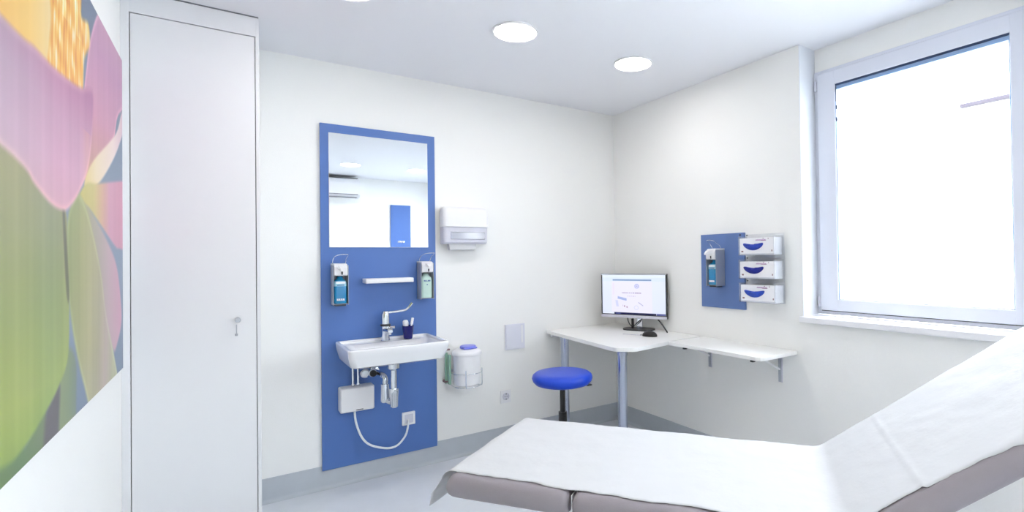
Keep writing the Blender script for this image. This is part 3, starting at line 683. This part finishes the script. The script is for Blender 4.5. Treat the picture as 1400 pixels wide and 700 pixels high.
def screen(U, V):
    c = np.tile(np.array([[222., 229., 252.]]), (len(U), 1))
    c += ((V-.5)*8)[:, None]+(-np.abs(U-.5)*6)[:, None]
    def put(mask, rgb, a=1.):
        m = mask.astype(float)[:, None]*a; c[:] = c*(1-m)+np.array([rgb])*m
    def bx(u0, u1, v0, v1): return (U > u0) & (U < u1) & (V > v0) & (V < v1)
    put(V > .93, (226, 236, 250)); put(bx(0, 1, .84, .93), (206, 224, 250), .5)
    put(bx(.17, .79, .855, .885), (104, 134, 176), .85)
    put(bx(.15, .80, .06, .84), (232, 226, 250), .7)
    put(bx(.17, .20, .5, .8), (226, 210, 232), .5)
    r = np.hypot((U-.56)*1.55, V-.72); put((r < .06) & (r > .03), (150, 160, 214), .55); put(r < .02, (120, 128, 190), .5)
    txt = (np.sin(U*430)+np.sin(U*211+2) > -.4)
    put(bx(.32, .63, .535, .56) & txt, (134, 110, 142), .75)
    put(bx(.41, .54, .462, .478) & txt, (170, 140, 160), .6)
    q = (U-.33)*.35+(V-.405); put((np.abs(q) < .032) & (U > .25) & (U < .40), (128, 150, 206), .65)
    put((np.abs((U-.24)+.1*(V-.3)) < .02) & (V > .2) & (V < .36), (164, 176, 226), .4)
    q = (U-.38)*.5+(V-.21); put((np.abs(q) < .02) & (U > .33) & (U < .43) & (np.sin(U*160) > -.2), (150, 106, 118), .7)
    r = np.hypot((U-.55)*1.5, V-.19); put((r < .055) & (r > .04), (180, 190, 226), .5)
    put((np.abs((U-.62)*1.1+(V-.28)) < .012) & (U > .58) & (U < .66), (120, 124, 160), .5)
    put(V < .035, (226, 232, 252)); put(bx(.19, .86, .01, .062), (18, 22, 66)); put(bx(.86, 1, .01, .062), (86, 92, 146)); put(bx(.22, .30, .02, .05), (70, 80, 140))
    return np.clip(c, 0, 255)
me = colour_grid(200, 120, lambda U, V: np.stack([-sxw/2+U*sxw, np.full_like(U, -.0022), z0+.020+V*szh], 1), screen)
me.materials.append(vcol_mat('screen_pixels', .76, .2))
o = bpy.data.objects.new('screen', me); C.objects.link(o); o.parent = t
inv = Matrix.Translation((mc.x, mc.y, DZ)) @ rotm('Z', ang); inv = inv.inverted()
bx_, by_ = .035, .022
obj('stand_base', MB().loft([sw(rrect(0, 0, .25, .17, .075, z, 8), lambda x, y, z: (x+bx_, y+by_, z)) for z in (0.0005, .006, .009)]), M['darkmetal'], t)
nk = MB().box(bx_-.022, bx_+.022, by_+.01, by_+.03, .008, .20, .004)
nk.box(bx_-.03, bx_+.03, by_+.008, .050, .15, .24, .004)
obj('neck', nk, M['chrome'], t)
obj('cable_clip', MB().box(bx_-.060, bx_-.044, by_-.012, by_+.01, .009, .085, .004), M['black'], t)
obj('cable', MB().tube([(bx_-.105, by_+.02, .095), (bx_-.09, by_+.0, .06), (bx_-.06, by_-.015, .03), (bx_-.03, by_-.01, .035), (bx_, by_-.02, .06), (bx_+.03, by_, .085)], .004, 8), M['darkmetal'], t)
obj('cable', MB().tube([(hw2-.075, .0, .09), (hw2-.04, -.02, .065), (hw2+.00, -.05, .032), (hw2+.025, -.065, .006)], .0055, 8), M['darkmetal'], t)
ms = Vector((-.285, -.745, DZ))
t = thing('computer_mouse', 'black computer mouse on the white desk in front of the monitor', 'mouse', ms, ang)
bm = bmesh.new(); bmesh.ops.create_uvsphere(bm, u_segments=32, v_segments=20, radius=1)
for v in bm.verts:
    x, y, z = v.co
    v.co = Vector((x*.056*(1-.08*x), y*.034, max(z, -.12)*.034+.0045))
obj('shell', bm, M['black'], t, smooth=60)
obj('wheel', MB().cyl((-.040, -.003, .026), (-.040, .003, .026), .007, seg=20), M['grey'], t)
obj('cable', MB().tube([(-.054, 0, .006), (-.075, .004, .004), (-.12, .002, .003), (-.17, .004, .003), (-.215, .0, .003)], .0018, 6), M['offwhite'], t)
obj('plug_bead', MB().lathe([(0, -.006), (.004, -.004), (.005, 0), (.004, .004), (0, .006)], (-.072, .004, .005)), M['grey'], t)

# ------------------------------------------------------------------ stool
t = thing('swivel_stool', 'round swivel stool with a bright blue padded seat and black column', 'stool', (-1.045, -.775, 0))
SZt = .675
obj('seat', MB().lathe([(0, SZt-.078), (.14, SZt-.078), (.166, SZt-.070), (.181, SZt-.054), (.187, SZt-.036), (.182, SZt-.018), (.166, SZt-.006), (.13, SZt), (.06, SZt+.003), (0, SZt+.004)], seg=64), M['seat'], t, smooth=60)
obj('seat_plate', MB().lathe([(0, SZt-.093), (.07, SZt-.093), (.09, SZt-.086), (.095, SZt-.0785), (0, SZt-.0785)]), M['black'], t)
obj('column', MB().cyl((0, 0, .40), (0, 0, SZt-.09), .0165).cyl((0, 0, .14), (0, 0, .43), .028, .026, bev=.002), M['black'], t)
obj('height_lever', MB().tube([(.05, -.02, SZt-.088), (.10, -.045, SZt-.090), (.145, -.068, SZt-.088)], .0045, 8).box(.13, .165, -.086, -.062, SZt-.094, SZt-.086, .003), M['black'], t)
for k in range(5):
    a = 2*PI*k/5+.3
    m_ = rotm('Z', a)
    mb = MB().loft([[(x, y*wd, z+hgt*zz) for y, zz in ((-1, -1), (1, -1), (1, 1), (-1, 1))] for x, wd, z, hgt in ((.0, .024, .105, .024), (.12, .02, .09, .018), (.24, .015, .075, .012), (.262, .012, .074, .010))])
    bmesh.ops.transform(mb.bm, matrix=m_, verts=mb.bm.verts)
    ar = obj('foot_arm', mb, M['black'], t)
    wx, wy = .25*math.cos(a), .25*math.sin(a)
    obj('castor', MB().cyl((wx, wy-.022, .0255), (wx, wy-.006, .0255), .025, bev=.003).cyl((wx, wy+.006, .0255), (wx, wy+.022, .0255), .025, bev=.003).cyl((wx, wy, .026), (wx, wy, .07), .006), M['black'], ar)
obj('hub', MB().lathe([(0, .075), (.04, .078), (.045, .09), (.042, .13), (.03, .15), (0, .15)]), M['black'], t)

# ------------------------------------------------------------------ treatment couch
TH = -.942; TZ = .619; AL = math.radians(36.6); HX = 1.262
ORG = Vector((-1.5686, -1.2856, 0))
t = thing('treatment_couch', 'taupe vinyl treatment couch with raised backrest under a white paper sheet', 'treatment couch', ORG, TH)
y0, y1 = -.700, .010; yc = (y0+y1)/2; yw = y1-y0; TT = .078; RR = .0375
def cushion(x0, x1, ex=.02):
    """rounded cushion along x: cross-section in yz with bulging sides, ends tucked in"""
    def sec(x, k):
        o_ = []; n = 48
        for i in range(n):
            a = 2*PI*i/n; cc, ss = math.cos(a), math.sin(a)
            rr = RR
            px = math.copysign(abs(cc)**.999, cc)*rr; pz = math.copysign(abs(ss)**.999, ss)*rr
            ix = (yw/2-rr)*(1 if cc >= 0 else -1) if abs(cc) > 1e-9 else 0
            o_.append((x, yc+(ix+px)*(1-(1-k)*.10)-0, TZ-TT/2+pz*(1+.04)*(k)+0))
        return o_
    n = [(x0, .55), (x0+.003, .75), (x0+.010, .90), (x0+.022, .98), (x0+.04, 1.)]
    m = [(x1-.04, 1.), (x1-.022, .98), (x1-.010, .90), (x1-.003, .75), (x1, .55)]
    mid = [(x0+(x1-x0)*q, 1.) for q in (.25, .5, .75)]
    return MB().loft([sec(x, k) for x, k in n+mid+m])
obj('foot_cushion', cushion(.012, .466), M['greyv'], t, smooth=60)
obj('seat_cushion', cushion(.480, HX-.012), M['greyv'], t, smooth=60)
obj('piping', MB().box(.4705, .4745, y0+.03, y1-.03, TZ-TT+.004, TZ-.012, .002), M['white'], t)
BL = .86
bk = cushion(.010, BL)
rot = Matrix.Translation((HX, 0, TZ)) @ rotm('Y', -AL) @ Matrix.Translation((0, 0, -TZ))
bmesh.ops.transform(bk.bm, matrix=rot, verts=bk.bm.verts)
obj('back_cushion', bk, M['greyv'], t, smooth=60)
# frames below
fr = MB().box(.02, HX-.02, y0+.10, y0+.14, TZ-TT-.042, TZ-TT-.004, .004).box(.02, HX-.02, y1-.14, y1-.10, TZ-TT-.042, TZ-TT-.004, .004)
for x in (.04, .46, .86, HX-.06): fr.box(x, x+.04, y0+.10, y1-.10, TZ-TT-.040, TZ-TT-.008, .004)
obj('top_frame', fr, M['white'], t)
bf = MB().box(.03, BL-.06, y0+.12, y0+.15, TZ-TT-.036, TZ-TT-.004, .004).box(.03, BL-.06, y1-.15, y1-.12, TZ-TT-.036, TZ-TT-.004, .004).box(BL-.10, BL-.06, y0+.12, y1-.12, TZ-TT-.036, TZ-TT-.006, .004)
bmesh.ops.transform(bf.bm, matrix=rot, verts=bf.bm.verts)
obj('back_frame', bf, M['white'], t)
obj('gas_strut', MB().cyl((.85, yc, .33), (1.50, yc, .56), .014).cyl((.85, yc, .33), (1.22, yc, .461), .02), M['brushed'], t)
for x in (.42, 1.02):
    c_ = MB().box(x-.05, x+.05, yc-.07, yc+.07, .15, TZ-TT-.04, .012, 3).box(x-.065, x+.065, yc-.085, yc+.085, .10, .36, .012, 3)
    obj('lift_column', c_, M['white'], t)
obj('base_frame', MB().box(.12, 1.35, y0+.16, y0+.22, .06, .11, .008).box(.12, 1.35, y1-.22, y1-.16, .06, .11, .008).box(.34, .50, y0+.16, y1-.16, .06, .105, .008).box(.94, 1.10, y0+.16, y1-.16, .06, .105, .008), M['white'], t)
for x in (.16, 1.31):
    for y in (y0+.19, y1-.19):
        obj('foot', MB().cyl((x, y, 0), (x, y, .02), .03, bev=.003).cyl((x, y, .02), (x, y, .065), .01), M['black'], t)

# paper sheet: follows the couch; edge slightly wavy, end hanging loose at the foot
def paper_pt(s_, v):
    """s_ distance along the couch (0 at the foot edge), v 0 near side .. 1 far side"""
    edge_n = -.655-.022*min(1, max(0, (s_-.5)/.6))+.007*noise.noise(Vector((s_*17, 3, 1)))+.003*noise.noise(Vector((s_*60, 7, 1)))+.006*math.sin(s_*9.1)+.004*math.sin(s_*23+1)
    if s_ > 1.25: edge_n += .010*math.sin((s_-1.25)*9)+.010*math.exp(-((s_-1.50)/.03)**2)*(1 if s_ < 1.5 else -.3)
    edge_n = max(edge_n, y0+.010)
    edge_f = .008+.004*math.sin(s_*7+2)
    y = edge_n+(edge_f-edge_n)*v
    lift = .0030+.0032*noise.noise(Vector((s_*6, v*5, 1)))+.0014*noise.noise(Vector((s_*19, v*13, 4)))+.0018*(1-abs(2*v-1))
    # the near edge follows the shoulder of the cushion
    dn = min(1, max(0, (y0+RR)-y)/RR); df = max(0, y-(y1-RR))/RR
    drop = RR*(1-math.sqrt(max(0, 1-dn*dn)))+RR*(1-math.sqrt(max(0, 1-min(df, 1)**2)))
    creases = sum(math.exp(-((s_-q)/.006)**2) for q in (.30, .66, 1.0))*.0006+math.exp(-((s_-1.50)/.006)**2)*.0022
    # fold where the backrest hinges: fillet of radius via smooth blend
    f0, f1 = HX-.03, HX+.03
    if s_ < 0:
        a = -s_/.042
        if a < 1.4: return Vector((.012-.039*math.sin(a), y, TZ+lift-.039*(1-math.cos(a))-drop*math.cos(a)))
        e = (-s_-.0588)
        wob = .012*math.sin(v*5+1)+.016*(1-v)
        return Vector((.012-.039*math.sin(1.4)-e*(.04+.12*(1-v))-wob*min(1, e/.05), y-.01*e/.1, TZ+lift-.0324-e*.97))
    if s_ <= f0: ang_, bx2, bz2 = 0., max(s_, 0)+.018*max(0, 1-s_/.3), 0.
    else:
        R2 = (f1-f0)/AL
        q = min(s_, f1)-f0; a = q/R2; bx2 = f0+R2*math.sin(a); bz2 = R2*(1-math.cos(a)); ang_ = a
        if s_ > f1:
            bx2 += (s_-f1)*math.cos(AL); bz2 += (s_-f1)*math.sin(AL)
    hgt = lift-drop+creases
    return Vector((bx2-math.sin(ang_)*hgt, y, TZ+bz2+math.cos(ang_)*hgt))
bm = bmesh.new(); NS, NV = 260, 40; g = []
SA, SB = -.155, HX+BL+.02
for i in range(NS+1):
    g.append([bm.verts.new(paper_pt(SA+(SB-SA)*i/NS, j/NV)) for j in range(NV+1)])
for i in range(NS):
    for j in range(NV): bm.faces.new((g[i][j], g[i+1][j], g[i+1][j+1], g[i][j+1]))
bmesh.ops.recalc_face_normals(bm, faces=bm.faces[:])
o = obj('paper_sheet', bm, M['paper'], None, smooth=60); o.location = ORG; o.rotation_euler = (0, 0, TH)
so = o.modifiers.new('thick', 'SOLIDIFY'); so.thickness = .0006; so.offset = 1
tag(o, 'white disposable paper sheet covering the whole treatment couch', 'paper sheet')

# ------------------------------------------------------------------ behind the camera (seen in the mirror)
t = thing('air_conditioner', 'white wall air conditioner reflected at the left of the mirror', 'air conditioner', (-1.18, YF, 2.29), PI)
obj('casing', MB().prism([(0, 0), (-.18, .0), (-.215, .03), (-.22, .20), (-.19, .265), (0, .265)], 0, .95, .006, 'x'), M['white'], t)
obj('louvre', MB().box(.04, .91, -.2, -.14, -.008, .002, .003).box(.03, .92, -.218, -.214, .03, .042, .001), M['grey'], t)
gr = MB()
for k in range(6): gr.box(.03, .92, -.20+.026*k, -.19+.026*k, .262, .272, .001)
obj('air_grille', gr, M['darkmetal'], t)
t = thing('blue_wall_panel', 'blue panel on the opposite wall, seen only in the mirror', 'wall panel', (-.415, YF, .75), PI)
obj('board', MB().box(0, .30, -.018, 0, 0, 1.475, .001), M['blue'], t)
obj('hook', MB().box(.10, .20, -.03, -.018, .90, .93, .004).tube([(.13, -.03, .915), (.13, -.06, .905), (.13, -.065, .93)], .005, 8).tube([(.17, -.03, .915), (.17, -.06, .905), (.17, -.065, .93)], .005, 8), M['chrome'], t)

# ------------------------------------------------------------------ daylight and view
wd = bpy.data.worlds.new('sky'); bpy.context.scene.world = wd; wd.use_nodes = True
bg = wd.node_tree.nodes['Background']; bg.inputs[0].default_value = (.95, .975, 1, 1); bg.inputs[1].default_value = 10.5
sc = bpy.context.scene
sc.view_settings.view_transform = 'Standard'; sc.view_settings.look = 'None'
sc.view_settings.exposure = 0.57; sc.view_settings.gamma = 1; sc.view_settings.use_curve_mapping = False
